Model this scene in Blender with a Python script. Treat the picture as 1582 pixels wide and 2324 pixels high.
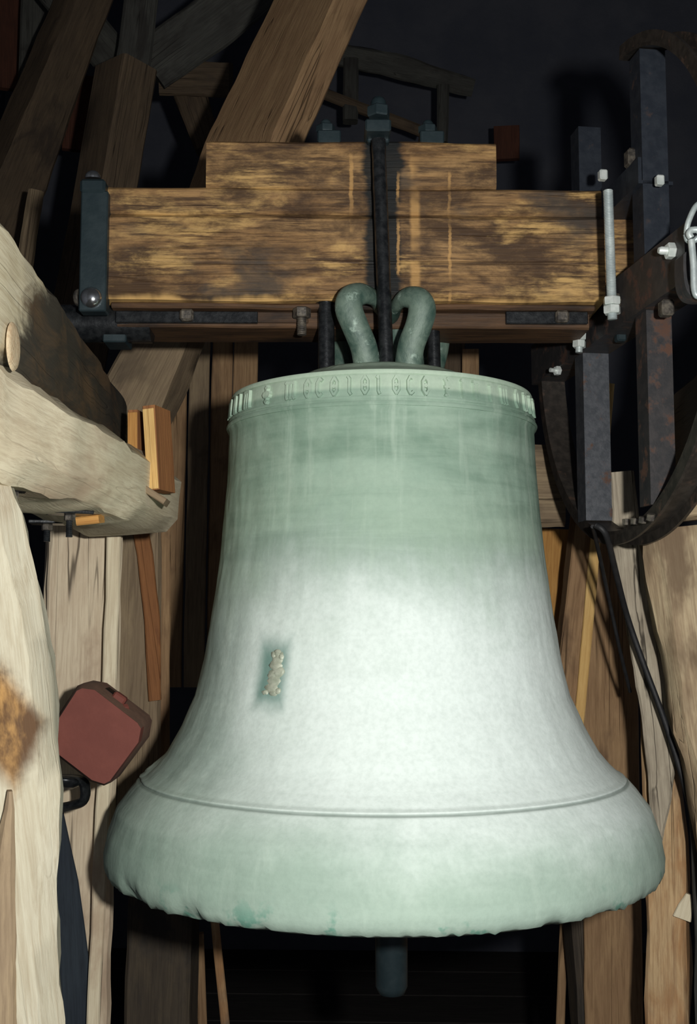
import bpy, math, random
from mathutils import Vector, Matrix, noise

# ------------------------------------------------------------------ reset
for o in list(bpy.data.objects):
    bpy.data.objects.remove(o, do_unlink=True)
scene = bpy.context.scene
col = scene.collection
random.seed(7)
PI = math.pi
def rad(a): return math.radians(a)

# ------------------------------------------------------------------ camera
F = 2530.0                       # focal length in pixels of the 1582 x 2324 frame
CX, CY = 791.0, 1162.0
D0 = 2.626                       # camera to bell axis
ZE = 2.2                         # eye height above the belfry floor
cam = bpy.data.cameras.new('camera')
cam.sensor_fit = 'VERTICAL'
cam.sensor_height = 36.0
cam.sensor_width = 36.0 * 1582 / 2324
cam.lens = 36.0 * F / 2324.0
cam.clip_start = 0.05
cam_o = bpy.data.objects.new('camera', cam)
col.objects.link(cam_o)
C = Vector((0, -D0, ZE))
cam_o.location = C
cam_o.rotation_euler = (rad(90 + 5.35), 0, rad(1.70))
scene.camera = cam_o
CM = cam_o.rotation_euler.to_matrix()

# ------------------------------------------------------------------ world, flash, exposure
world = bpy.data.worlds.new('belfry_dark')
scene.world = world
world.use_nodes = True
wb = world.node_tree.nodes['Background']
wb.inputs[0].default_value = (0.70, 0.76, 1.0, 1)
wb.inputs[1].default_value = 0.013

fl = bpy.data.lights.new('camera_flash', 'POINT')
fl.energy = 225.0
fl.color = (1.0, 0.985, 0.955)
fl.shadow_soft_size = 0.035
fl_o = bpy.data.objects.new('camera_flash', fl)
col.objects.link(fl_o)
fl_o.location = C + Vector((0.25, -0.02, 0.10))

vs = scene.view_settings
vs.view_transform = 'Standard'
vs.look = 'None'
vs.exposure = 0.0
vs.gamma = 1.0
vs.use_curve_mapping = False

# ------------------------------------------------------------------ pixel helpers
def ray(px, py):
    return CM @ Vector(((px - CX) / F, -(py - CY) / F, -1.0))
def P(px, py, d):
    v = ray(px, py)
    return C + v * (d / v.y)

# ------------------------------------------------------------------ object helpers
def link(o, parent=None):
    col.objects.link(o)
    if parent is not None:
        o.parent = parent
    return o
def tag(o, label=None, cat=None, group=None, kind=None):
    if label: o['label'] = label
    if cat: o['category'] = cat
    if group: o['group'] = group
    if kind: o['kind'] = kind
    elif cat: o['kind'] = 'thing'
    return o
def empty(name, loc, label, cat, rz=0.0, group=None):
    o = bpy.data.objects.new(name, None)
    o.empty_display_size = 0.05
    link(o)
    o.location = loc
    o.rotation_euler = (0, 0, rz)
    return tag(o, label, cat, group)
def finish(me, mat, smooth=35):
    me.materials.append(mat)
    me.validate()
    if smooth:
        for p in me.polygons: p.use_smooth = True
        me.set_sharp_from_angle(angle=rad(smooth))
    me.update()
def mesh_obj(name, verts, faces, mat, parent=None, smooth=35, matrix=None):
    me = bpy.data.meshes.new(name)
    me.from_pydata([tuple(v) for v in verts], [], faces)
    finish(me, mat, smooth)
    o = bpy.data.objects.new(name, me)
    link(o, parent)
    if matrix is not None:
        o.matrix_world = matrix if parent is None else matrix
    return o
class MB:
    """collects shapes for one mesh"""
    def __init__(s): s.v = []; s.f = []
    def add(s, vs_, fs_):
        n = len(s.v); s.v += [Vector(v) for v in vs_]; s.f += [tuple(i + n for i in f) for f in fs_]; return s
    def box(s, lo, hi, bev=0.0, M=None):
        lo = Vector(lo); hi = Vector(hi)
        b = min(bev, (hi.x-lo.x)*.45, (hi.y-lo.y)*.45, (hi.z-lo.z)*.45)
        vv = []; ff = []
        if b <= 0:
            vv = [Vector((x, y, z)) for x in (lo.x, hi.x) for y in (lo.y, hi.y) for z in (lo.z, hi.z)]
            ff = [(0,1,3,2),(4,6,7,5),(0,4,5,1),(2,3,7,6),(0,2,6,4),(1,5,7,3)]
        else:
            idx = {}
            for sx in (0,1):
                for sy in (0,1):
                    for sz in (0,1):
                        c = Vector((hi.x if sx else lo.x, hi.y if sy else lo.y, hi.z if sz else lo.z))
                        e = Vector((-b if sx else b, -b if sy else b, -b if sz else b))
                        for k in range(3):
                            q = c + e; q[k] = c[k]
                            idx[(sx,sy,sz,k)] = len(vv); vv.append(q)
            for k in range(3):
                a, c2 = [i for i in range(3) if i != k]
                for s_ in (0,1):
                    q = []
                    for (i,j) in ((0,0),(1,0),(1,1),(0,1)):
                        t = [0,0,0]; t[k]=s_; t[a]=i; t[c2]=j
                        q.append(idx[(*t,k)])
                    ff.append(tuple(q))
            for k in range(3):
                a, c2 = [i for i in range(3) if i != k]
                for i in (0,1):
                    for j in (0,1):
                        t0=[0,0,0]; t0[a]=i; t0[c2]=j; t1=list(t0); t1[k]=1
                        ff.append((idx[(*t0,a)], idx[(*t1,a)], idx[(*t1,c2)], idx[(*t0,c2)]))
            for sx in (0,1):
                for sy in (0,1):
                    for sz in (0,1):
                        ff.append(tuple(idx[(sx,sy,sz,k)] for k in range(3)))
        if M is not None: vv = [M @ v for v in vv]
        return s.add(vv, ff)
    def lathe(s, prof, n=24, M=None, cap=True):
        """profile [(r,z)] about local z"""
        vv = []; ff = []
        for (r, z) in prof:
            for i in range(n):
                a = 2*PI*i/n; vv.append(Vector((r*math.cos(a), r*math.sin(a), z)))
        for k in range(len(prof)-1):
            for i in range(n):
                j = (i+1) % n
                ff.append((k*n+i, k*n+j, (k+1)*n+j, (k+1)*n+i))
        if cap:
            ff.append(tuple(range(n-1, -1, -1)))
            ff.append(tuple((len(prof)-1)*n+i for i in range(n)))
        if M is not None: vv = [M @ v for v in vv]
        return s.add(vv, ff)
    def tube(s, pts, rs, n=12, flat=1.0, up=None):
        """tube through points with radius list; flat squashes one axis"""
        pts = [Vector(p) for p in pts]
        vv = []; ff = []
        prev = None
        for i, p in enumerate(pts):
            t = (pts[min(i+1, len(pts)-1)] - pts[max(i-1, 0)]).normalized()
            if prev is None:
                ref = Vector(up) if up else (Vector((0,0,1)) if abs(t.z) < .9 else Vector((0,1,0)))
            else:
                ref = prev
            a = (ref - t*ref.dot(t)).normalized(); prev = a
            b = t.cross(a)
            r = rs[i] if isinstance(rs, (list, tuple)) else rs
            for k in range(n):
                w = 2*PI*k/n
                vv.append(p + a*(r*math.cos(w)*flat) + b*(r*math.sin(w)))
        for i in range(len(pts)-1):
            for k in range(n):
                j = (k+1) % n
                ff.append((i*n+k, i*n+j, (i+1)*n+j, (i+1)*n+k))
        ff.append(tuple(range(n-1, -1, -1)))
        ff.append(tuple((len(pts)-1)*n+k for k in range(n)))
        return s.add(vv, ff)
    def build(s, name, mat, parent=None, smooth=35):
        return mesh_obj(name, s.v, s.f, mat, parent, smooth)
def axis_m(p, ax, up=(0,0,1)):
    """matrix at p whose local z points along ax"""
    z = Vector(ax).normalized(); u = Vector(up)
    if abs(z.dot(u)) > .95: u = Vector((0,1,0))
    x = u.cross(z).normalized(); y = z.cross(x)
    M = Matrix((x, y, z)).transposed().to_4x4(); M.translation = Vector(p)
    return M
def spline(pts, n):
    """Catmull-Rom through tuples"""
    out = []; m = len(pts)
    for i in range(n):
        t = i/(n-1)*(m-1); k = min(int(t), m-2); u = t-k
        p0, p1, p2, p3 = pts[max(k-1,0)], pts[k], pts[k+1], pts[min(k+2,m-1)]
        out.append(tuple(.5*((2*b)+(c-a)*u+(2*a-5*b+4*c-d)*u*u+(3*b-a-3*c+d)*u**3) for a,b,c,d in zip(p0,p1,p2,p3)))
    return out
def hexnut(mb, p, ax, r, h, rot=0.0):
    M = axis_m(p, ax) @ Matrix.Rotation(rot, 4, 'Z')
    c = r*.12
    mb.lathe([(r*.9,0),(r,c),(r,h-c),(r*.88,h)], 6, M)
def dome(mb, p, ax, r, h):
    M = axis_m(p, ax)
    mb.lathe([(r, 0), (r, h*.15)] + [(r*math.cos(a), h*.15+h*.85*math.sin(a)) for a in (.3,.6,.9,1.2,1.45)], 20, M)
def thread(mb, p0, p1, r, pitch=.006, n=14):
    p0 = Vector(p0); p1 = Vector(p1); L = (p1-p0).length
    k = max(2, int(L/pitch)); prof = []
    for i in range(k):
        prof += [(r*.9, L*i/k), (r, L*(i+.5)/k)]
    prof.append((r*.9, L))
    mb.lathe(prof, n, axis_m(p0, p1-p0))

# ------------------------------------------------------------------ material helpers
def newmat(name):
    m = bpy.data.materials.new(name); m.use_nodes = True
    nt = m.node_tree; b = nt.nodes['Principled BSDF']
    return m, nt, b
class N:
    def __init__(s, nt): s.nt = nt
    def n(s, t, **kw):
        o = s.nt.nodes.new(t)
        for k, v in kw.items(): setattr(o, k, v)
        return o
    def l(s, a, b): s.nt.links.new(a, b)
    def coord(s): return s.n('ShaderNodeTexCoord').outputs['Object']
    def rnd(s): return s.n('ShaderNodeObjectInfo').outputs['Random']
    def map(s, vec, scale=(1,1,1), loc=(0,0,0), rot=(0,0,0)):
        m = s.n('ShaderNodeMapping')
        m.inputs['Scale'].default_value = scale; m.inputs['Location'].default_value = loc; m.inputs['Rotation'].default_value = rot
        s.l(vec, m.inputs['Vector']); return m.outputs[0]
    def noise(s, vec, scale=1, detail=4, rough=.55, dist=0.0):
        m = s.n('ShaderNodeTexNoise')
        m.inputs['Scale'].default_value = scale; m.inputs['Detail'].default_value = detail
        m.inputs['Roughness'].default_value = rough; m.inputs['Distortion'].default_value = dist
        s.l(vec, m.inputs['Vector']); return m.outputs['Fac']
    def ramp(s, f, a, b, va=0.0, vb=1.0):
        m = s.n('ShaderNodeMapRange', clamp=True)
        m.interpolation_type = 'SMOOTHSTEP'
        m.inputs[1].default_value = a; m.inputs[2].default_value = b
        m.inputs[3].default_value = va; m.inputs[4].default_value = vb
        s.l(f, m.inputs[0]); return m.outputs[0]
    def math(s, op, a, b=None, c=None):
        m = s.n('ShaderNodeMath', operation=op)
        for i, x in enumerate((a, b, c)):
            if x is None: continue
            if isinstance(x, (int, float)): m.inputs[i].default_value = x
            else: s.l(x, m.inputs[i])
        return m.outputs[0]
    def mix(s, f, a, b, mode='MIX'):
        m = s.n('ShaderNodeMix', data_type='RGBA', blend_type=mode)
        for i, x in ((0, f), (6, a), (7, b)):
            if isinstance(x, (int, float)): m.inputs[i].default_value = x
            elif isinstance(x, tuple): m.inputs[i].default_value = (*x, 1)
            else: s.l(x, m.inputs[i])
        return m.outputs[2]
    def sep(s, vec):
        m = s.n('ShaderNodeSeparateXYZ'); s.l(vec, m.inputs[0]); return m.outputs
    def vadd(s, vec, f):
        m = s.n('ShaderNodeVectorMath', operation='ADD'); s.l(vec, m.inputs[0])
        cm = s.n('ShaderNodeCombineXYZ')
        k = s.math('MULTIPLY', f, 17.3)
        for i in range(3): s.l(k, cm.inputs[i])
        s.l(cm.outputs[0], m.inputs[1]); return m.outputs[0]
    def bump(s, h, dist, strength=.6):
        m = s.n('ShaderNodeBump'); m.inputs['Strength'].default_value = strength
        m.inputs['Distance'].default_value = dist; s.l(h, m.inputs['Height']); return m.outputs[0]

def wood(name, light, mid, dark, stain=None, stain_amt=.5, crack=.6, rough=.8, knots=True, hook=None, grain=1.0):
    """timber with the grain along local x"""
    m, nt, b = newmat(name); g = N(nt)
    co = g.coord(); v = g.vadd(co, g.rnd())
    broad = g.noise(g.map(v, (2.4, 8, 8)), 1.6, 5, .62, .5)
    gr = g.noise(g.map(v, (2.6, 46*grain, 46*grain)), 1.5, 7, .66, .8)
    fine = g.noise(g.map(v, (9, 210, 210)), 1.0, 4, .65)
    c = g.mix(g.ramp(broad, .36, .66), mid, light)
    c = g.mix(g.ramp(gr, .44, .74, 0, .75), c, dark)
    c = g.mix(g.ramp(fine, .38, .72, 0, .5), c, dark)
    if stain:
        st = g.noise(g.map(v, (1.6, 3.2, 3.2), (3,1,7)), 1.7, 5, .6, .4)
        c = g.mix(g.ramp(st, .62 - .22*stain_amt, .80 - .22*stain_amt, 0, .85), c, stain)
    cr = g.noise(g.map(v, (.45, 26, 26), (9,2,4)), 1.0, 1, .5, 0.0)
    crm = g.ramp(g.math('ABSOLUTE', g.math('SUBTRACT', cr, .5)), 0.0, .012, 1, 0)
    gate = g.ramp(g.noise(g.map(v, (1.2, 3, 3), (5,5,1)), 1.4, 2), .48, .60)
    crm = g.math('MULTIPLY', g.math('MULTIPLY', crm, gate), crack)
    c = g.mix(crm, c, tuple(x*.18 for x in dark))
    if hook: c = hook(g, co, c)
    g.l(c, b.inputs['Base Color'])
    b.inputs['Roughness'].default_value = rough
    b.inputs['Specular IOR Level'].default_value = .22
    h = g.math('SUBTRACT', g.math('ADD', g.math('MULTIPLY', gr, .6), g.math('MULTIPLY', fine, .5)), g.math('MULTIPLY', crm, 2.0))
    g.l(g.bump(h, .004, .55), b.inputs['Normal'])
    return m
def metal(name, c1, c2, rough=.45, metallic=.7, scale=30, rust=None, rust_amt=.5, bump=.0008):
    m, nt, b = newmat(name); g = N(nt)
    v = g.vadd(g.coord(), g.rnd())
    c = g.mix(g.ramp(g.noise(v, scale, 5, .6), .35, .68), c1, c2)
    if rust:
        rm = g.ramp(g.noise(v, scale*.45, 6, .65), .62-.2*rust_amt, .74-.2*rust_amt, 0, .9)
        c = g.mix(rm, c, rust)
        g.l(g.math('SUBTRACT', metallic, g.math('MULTIPLY', rm, metallic*.8)), b.inputs['Metallic'])
        g.l(g.math('ADD', rough, g.math('MULTIPLY', rm, .35)), b.inputs['Roughness'])
    else:
        b.inputs['Metallic'].default_value = metallic; b.inputs['Roughness'].default_value = rough
    g.l(c, b.inputs['Base Color'])
    g.l(g.bump(g.noise(v, scale*3, 4, .6), bump, .5), b.inputs['Normal'])
    return m

# timbers -------------------------------------------------------------
W = {}
W['pale'] = wood('pale_weathered_oak', (.80,.72,.52), (.72,.63,.44), (.52,.42,.28), (.46,.34,.23), .35, .12)
W['post'] = wood('grey_beige_oak', (.70,.60,.43), (.62,.51,.36), (.42,.32,.22), (.36,.26,.18), .35, .9)
W['near'] = wood('bleached_strut_oak', (.50,.47,.36), (.45,.42,.31), (.34,.30,.21), (.30,.24,.17), .12, .4)
W['brown'] = wood('brown_oak', (.42,.27,.14), (.34,.21,.11), (.19,.11,.055), (.14,.085,.05), .4, .7)
W['greybrown'] = wood('grey_brown_oak', (.33,.25,.15), (.27,.20,.125), (.15,.105,.065), (.12,.09,.06), .4, .7)
W['orangebrown'] = wood('orange_brown_oak', (.62,.44,.24), (.46,.25,.11), (.26,.14,.07), (.16,.12,.09), .5, .6)
W['orange'] = wood('orange_softwood', (.62,.34,.10), (.52,.27,.08), (.34,.15,.04), None, 0, .3)
W['golden'] = wood('fresh_golden_pine', (.80,.55,.22), (.72,.46,.17), (.50,.28,.09), None, 0, .2)
W['red'] = wood('red_brown_lath', (.36,.16,.06), (.30,.13,.05), (.17,.07,.03), None, 0, .5)
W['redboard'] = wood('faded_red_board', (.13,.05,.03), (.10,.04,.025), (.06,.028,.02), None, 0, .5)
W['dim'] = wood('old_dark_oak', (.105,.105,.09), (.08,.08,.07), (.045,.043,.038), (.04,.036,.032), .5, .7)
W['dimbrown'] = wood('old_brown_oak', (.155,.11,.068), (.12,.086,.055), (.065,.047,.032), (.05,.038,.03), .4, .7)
W['rightstrut'] = wood('mottled_beige_oak', (.60,.49,.31), (.42,.31,.19), (.24,.165,.10), (.15,.10,.06), .65, .3)
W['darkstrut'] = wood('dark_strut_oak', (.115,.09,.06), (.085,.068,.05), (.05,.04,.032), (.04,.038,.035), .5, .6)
W['weathered'] = wood('weathered_grey_oak', (.50,.44,.33), (.42,.36,.27), (.23,.19,.14), (.20,.16,.11), .35, .9)
W['blueshade'] = wood('shade_blue_black_board', (.030,.040,.050), (.024,.032,.042), (.014,.018,.024), None, 0, .3)  # blue-black tone that stands in for shadow on the wide post
W['soot'] = wood('greasy_black_oak', (.075,.055,.04), (.055,.042,.032), (.03,.024,.02), None, 0, .6, .55)

def yoke_hook(xr, zb=.716):
    def hook(g, co, c):
        x, y, z = g.sep(co)[0:3]
        # scorched dark mottling, golden bare patches
        n1 = g.noise(g.map(co, (3.2, 7, 7), (6,2,3)), 1.6, 7, .70, .25)
        c = g.mix(g.ramp(n1, .37, .62, 0, .90), c, (.050,.028,.016))
        n3 = g.noise(g.map(co, (6, 70, 70), (1,8,2)), 1.0, 6, .72, .2)
        c = g.mix(g.ramp(n3, .47, .66, 0, .82), c, (.050,.028,.016))
        n2 = g.noise(g.map(co, (5.5, 12, 12), (2,4,1)), 1.0, 6, .66, .2)
        c = g.mix(g.math('MULTIPLY', g.ramp(n2, .50, .66, 0, .85), g.ramp(n3, .62, .42)), c, (.60,.38,.14))
        n4 = g.noise(g.map(co, (2.2, 4, 4), (7,7,5)), 1.6, 4, .6, .3)
        c = g.mix(g.ramp(g.math('ADD', n4, g.math('MULTIPLY', g.math('ABSOLUTE', x), .14)), .56, .72, 0, .72), c, (.055,.048,.040))
        # worn lower edge, brightened with the light its chamfer catches, painted in
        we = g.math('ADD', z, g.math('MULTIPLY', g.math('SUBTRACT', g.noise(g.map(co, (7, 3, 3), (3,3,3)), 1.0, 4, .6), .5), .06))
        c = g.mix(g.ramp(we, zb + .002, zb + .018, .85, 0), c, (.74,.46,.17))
        # black oil stain spreading from the tie rod along the grain
        nz = g.noise(g.map(co, (9, 60, 60)), 1.0, 4, .65)
        wob = g.noise(g.map(co, (.1, 9, 9), (1,1,3)), 1.0, 2, .5)
        d = g.math('ABSOLUTE', g.math('SUBTRACT', x, xr))
        d = g.math('SUBTRACT', d, g.math('ADD', g.math('MULTIPLY', nz, .035), g.math('MULTIPLY', wob, .050)))
        c = g.mix(g.ramp(d, -.010, .006, .96, 0), c, (.010,.013,.014))
        # pale drips below the bolts
        for dx, w in ((.075, .010), (-.073, .004), (.035, .003), (.155, .003)):
            dd = g.math('ABSOLUTE', g.math('SUBTRACT', g.math('ADD', x, g.math('MULTIPLY', g.math('SUBTRACT', nz, .5), .012)), xr + dx))
            k = g.math('MULTIPLY', g.ramp(dd, w*.6, w*1.5, 1, 0), g.ramp(g.noise(g.map(co, (5, 5, 9), (dx*40,1,1)), 1.3, 2), .42, .56, 0, .6))
            c = g.mix(k, c, (.62,.36,.13))
        return c
    return hook
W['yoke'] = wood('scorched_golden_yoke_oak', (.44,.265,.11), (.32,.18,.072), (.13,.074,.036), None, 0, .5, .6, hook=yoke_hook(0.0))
W['yokelow'] = wood('shade_darkened_yoke_plank', (.14,.075,.036), (.075,.043,.024), (.028,.018,.013), (.014,.012,.011), .75, .6, .6)  # darkened to paint in the shadow below the yoke

def grease_hook(x0, x1):
    def hook(g, co, c):
        x, y, z = g.sep(co)[0:3]
        n = g.noise(g.map(co, (5, 12, 12)), 1.0, 5, .65, .5)
        k = g.math('ADD', x, g.math('MULTIPLY', g.math('SUBTRACT', n, .5), .35))
        k = g.math('ADD', k, g.math('MULTIPLY', y, 1.3))
        m1 = g.ramp(k, x0, x0 + .10)
        m2 = g.ramp(g.math('ADD', x, g.math('MULTIPLY', g.math('SUBTRACT', n, .5), .08)), x1 - .05, x1, 1, .35)
        brown = g.mix(g.ramp(n, .45, .7), (.030,.026,.020), (.10,.06,.03))
        return g.mix(g.math('MULTIPLY', g.math('MULTIPLY', m1, m2), .97), c, brown)
    return hook
W['greased'] = wood('pale_oak_with_grease_stain', (.70,.64,.46), (.62,.55,.37), (.44,.36,.22), (.5,.36,.18), .3, .4, hook=grease_hook(.52, 1.60))
def strutburn(g, co, c):
    x, y, z = g.sep(co)[0:3]
    n = g.noise(g.map(co, (9, 14, 14)), 1.0, 5, .65, .5)
    dx = g.math('ABSOLUTE', g.math('SUBTRACT', x, .565))
    dy = g.math('ADD', y, -.052)
    r = g.math('ADD', g.math('MULTIPLY', dx, .55), g.math('MULTIPLY', g.math('ABSOLUTE', dy), 1.0))
    r = g.math('ADD', r, g.math('MULTIPLY', g.math('SUBTRACT', n, .5), .05))
    return g.mix(g.ramp(r, .035, .07, .95, 0), c, g.mix(g.ramp(n, .4, .65), (.08,.035,.012), (.40,.22,.07)))
W['nearburn'] = wood('bleached_strut_oak_scorched', (.50,.47,.36), (.45,.42,.31), (.33,.28,.19), (.30,.23,.15), .30, .10, hook=strutburn)

# metals ---------------------------------------------------------------
M_ = {}
M_['blueiron'] = metal('painted_blue_grey_iron', (.019,.033,.038), (.030,.046,.051), .42, .25, 25)
M_['black'] = metal('black_oiled_iron', (.012,.014,.016), (.035,.038,.040), .32, .45, 60)
M_['steel'] = metal('dull_steel_angle', (.060,.066,.075), (.095,.100,.11), .5, .35, 60, (.10,.050,.03), .15)
M_['rusty'] = metal('rusty_steel_angle', (.040,.040,.042), (.06,.055,.055), .5, .35, 40, (.095,.044,.026), .5)
M_['falloffsteel'] = metal('falloff_darkened_steel', (.016,.021,.030), (.026,.032,.042), .5, .2, 40, (.05,.026,.018), .05)  # steel darkened to paint flash falloff into the upper wheel irons
M_['rimiron'] = metal('dark_rim_iron', (.030,.026,.022), (.055,.046,.038), .45, .25, 40, (.075,.042,.026), .25)
M_['zinc'] = metal('bright_zinc_plated', (.60,.66,.62), (.78,.82,.78), .35, .30, 40)
M_['chrome'] = metal('polished_dome_bolt', (.50,.52,.52), (.62,.64,.64), .16, .95, 20)
M_['galv'] = metal('grey_zinc_chain', (.40,.46,.46), (.58,.64,.62), .40, .35, 30)
M_['dullbolt'] = metal('old_grey_bolt', (.05,.045,.04), (.16,.14,.11), .5, .4, 80)
M_['rubber'] = metal('black_rubber', (.010,.010,.011), (.018,.018,.019), .6, 0.0, 40)
M_['redpaint'] = metal('matt_red_primer', (.155,.040,.027), (.185,.050,.034), .75, 0.0, 14, (.17,.055,.04), .25, .0012)
M_['redgrime'] = metal('grimy_red_edge', (.16,.09,.06), (.22,.12,.08), .8, 0.0, 30, (.26,.08,.05), .3, .0012)

def bell_material(relief_c, relief_t, zlip, zgroove):
    m, nt, b = newmat('green_bronze_patina'); g = N(nt)
    co = g.coord(); x, y, z = g.sep(co)[0:3]
    cloud = g.noise(g.map(co, (3.2, 3.2, 4.5)), 1.0, 6, .62, .3)
    streak = g.noise(g.map(co, (26, 26, 1.6)), 1.0, 4, .6, .2)
    band = g.noise(g.map(co, (1.6, 1.6, 17), (4,2,1)), 1.0, 4, .6, .3)
    fine = g.noise(co, 90, 4, .6)
    green = g.mix(g.ramp(band, .36, .66), (.175,.275,.205), (.29,.41,.32))
    green = g.mix(g.ramp(cloud, .40, .66, 0, .6), green, (.40,.52,.41))
    green = g.mix(g.ramp(streak, .52, .72, 0, .45), green, (.46,.58,.47))
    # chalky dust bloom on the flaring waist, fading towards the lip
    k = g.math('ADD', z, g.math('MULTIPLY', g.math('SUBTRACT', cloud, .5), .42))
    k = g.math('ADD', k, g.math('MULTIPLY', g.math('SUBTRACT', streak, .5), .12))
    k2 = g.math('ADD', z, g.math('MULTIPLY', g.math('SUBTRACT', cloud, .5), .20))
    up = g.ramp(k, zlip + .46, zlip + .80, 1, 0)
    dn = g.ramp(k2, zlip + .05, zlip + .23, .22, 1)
    side = g.ramp(g.math('ADD', x, g.math('MULTIPLY', g.math('SUBTRACT', cloud, .5), .2)), -.47, -.08, .25, 1)  # left side toned down: flash falloff painted into the dust bloom
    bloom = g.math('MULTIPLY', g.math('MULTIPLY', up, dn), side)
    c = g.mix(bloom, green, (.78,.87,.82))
    # paler band with the inscription
    lip = g.math('MULTIPLY', g.ramp(k2, zlip + .04, zlip + .20, 1, 0), .55)
    c = g.mix(lip, c, (.38,.50,.41))
    c = g.mix(g.math('MULTIPLY', g.ramp(z, zlip + 1.022, zlip + 1.032, 0, 1), .55), c, (.56,.68,.53))
    # verdigris flecks at the lip
    vf = g.math('MULTIPLY', g.ramp(z, zlip + .0, zlip + .07, 1, 0), g.ramp(g.noise(co, 14, 4, .6), .56, .66))
    c = g.mix(g.math('MULTIPLY', vf, .8), c, (.10,.30,.22))
    # dark verdigris field round the cast figure, with a chalky halo
    sb = g.n('ShaderNodeVectorMath', operation='SUBTRACT'); g.l(co, sb.inputs[0]); sb.inputs[1].default_value = relief_c
    dt = g.n('ShaderNodeVectorMath', operation='DOT_PRODUCT'); g.l(sb.outputs[0], dt.inputs[0]); dt.inputs[1].default_value = relief_t
    u = g.math('ABSOLUTE', g.math('ADD', dt.outputs['Value'], .004)); w = g.math('ABSOLUTE', g.sep(sb.outputs[0])[2])
    r = g.math('MAXIMUM', u, g.math('MULTIPLY', w, .56))
    r = g.math('ADD', r, g.math('MULTIPLY', g.math('SUBTRACT', g.noise(co, 22, 3, .6), .5), .018))
    c = g.mix(g.ramp(r, .045, .100, .8, 0), c, (.72,.82,.76))
    c = g.mix(g.ramp(r, .016, .052, .92, 0), c, (.13,.25,.21))
    # darker tone along the incised line
    gl = g.math('ABSOLUTE', g.math('SUBTRACT', z, zgroove))
    c = g.mix(g.ramp(gl, .0014, .0042, .62, 0), c, (.17,.22,.19))
    c = g.mix(g.ramp(fine, .3, .8, 0, .18), c, (.2,.27,.22))
    g.l(c, b.inputs['Base Color'])
    b.inputs['Roughness'].default_value = .72
    b.inputs['Metallic'].default_value = .0
    b.inputs['Specular IOR Level'].default_value = .20
    h = g.math('ADD', g.math('MULTIPLY', g.noise(co, 40, 5, .6), .6), g.math('MULTIPLY', cloud, .6))
    g.l(g.bump(h, .004, .45), b.inputs['Normal'])
    return m
def verdigris():
    m, nt, b = newmat('teal_verdigris_bronze'); g = N(nt)
    v = g.vadd(g.coord(), g.rnd())
    n = g.noise(g.map(v, (12,12,9)), 1.0, 6, .65, .4)
    c = g.mix(g.ramp(n, .34, .62), (.030,.070,.055), (.15,.21,.165))
    c = g.mix(g.ramp(g.noise(v, 26, 5, .65), .58, .72, 0, .7), c, (.42,.55,.46))
    g.l(c, b.inputs['Base Color']); b.inputs['Roughness'].default_value = .55
    b.inputs['Metallic'].default_value = .1
    g.l(g.bump(n, .006, .6), b.inputs['Normal'])
    return m
M_['verdigris'] = verdigris()

# ------------------------------------------------------------------ timbers
def loft(name, pts, ws, ts, Nh, mat, parent=None, roll=0.0, seg=16, bev=.012, rough=.005, seed=None, freq=7.0):
    """rough-sawn timber; pts run along the middle of the face whose outward normal is about Nh (None = to the lens)"""
    pts = [Vector(p) for p in pts]
    seed = random.uniform(0, 50) if seed is None else seed
    Ls = [0.0]
    for i in range(1, len(pts)): Ls.append(Ls[-1] + (pts[i]-pts[i-1]).length)
    def at(s):
        for i in range(len(pts)-1):
            if s <= Ls[i+1] or i == len(pts)-2:
                u = (s-Ls[i])/(Ls[i+1]-Ls[i])
                return pts[i].lerp(pts[i+1], u), ws[i]+(ws[i+1]-ws[i])*u, ts[i]+(ts[i+1]-ts[i])*u
    T0 = (pts[-1]-pts[0]).normalized()
    mid = at(Ls[-1]*.5)[0]
    n0 = Vector(Nh) if Nh is not None else (C - mid)
    n0 = (n0 - T0*n0.dot(T0)).normalized()
    r0 = T0.cross(n0).normalized()
    n1 = n0*math.cos(roll) - r0*math.sin(roll)
    r1 = r0*math.cos(roll) + n0*math.sin(roll)
    M = Matrix((T0, r1, n1)).transposed().to_4x4(); M.translation = pts[0]
    Mi = M.inverted()
    V = []; Fc = []; n = 12
    for k in range(seg+1):
        p, w, t = at(Ls[-1]*k/seg)
        q = Mi @ p
        b = min(bev, w*.3, t*.3)
        h = w*.5
        ring = [(-h+b,0),(0,0),(h-b,0),(h,-b),(h,-t*.5),(h,-t+b),(h-b,-t),(0,-t),(-h+b,-t),(-h,-t+b),(-h,-t*.5),(-h,-b)]
        for (a, c) in ring:
            z = Vector((q.x*freq, (q.y+a)*freq*1.5+seed, (q.z+c)*freq*1.5-seed))
            d1 = noise.noise(z); d2 = noise.noise(z+Vector((7,3,1)))
            z2 = z*3.3
            V.append(Vector((q.x, q.y+a+rough*(d1+.4*noise.noise(z2)), q.z+c+rough*.7*(d2+.4*noise.noise(z2+Vector((2,9,4)))))))
    for k in range(seg):
        for i in range(n):
            j = (i+1) % n
            Fc.append((k*n+i, (k+1)*n+i, (k+1)*n+j, k*n+j))
    Fc.append(tuple(range(n))); Fc.append(tuple(seg*n+i for i in range(n-1,-1,-1)))
    me = bpy.data.meshes.new(name)
    me.from_pydata([tuple(v) for v in V], [], Fc)
    finish(me, mat, 40)
    o = bpy.data.objects.new(name, me); link(o, parent)
    o.matrix_world = M
    return o
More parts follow.
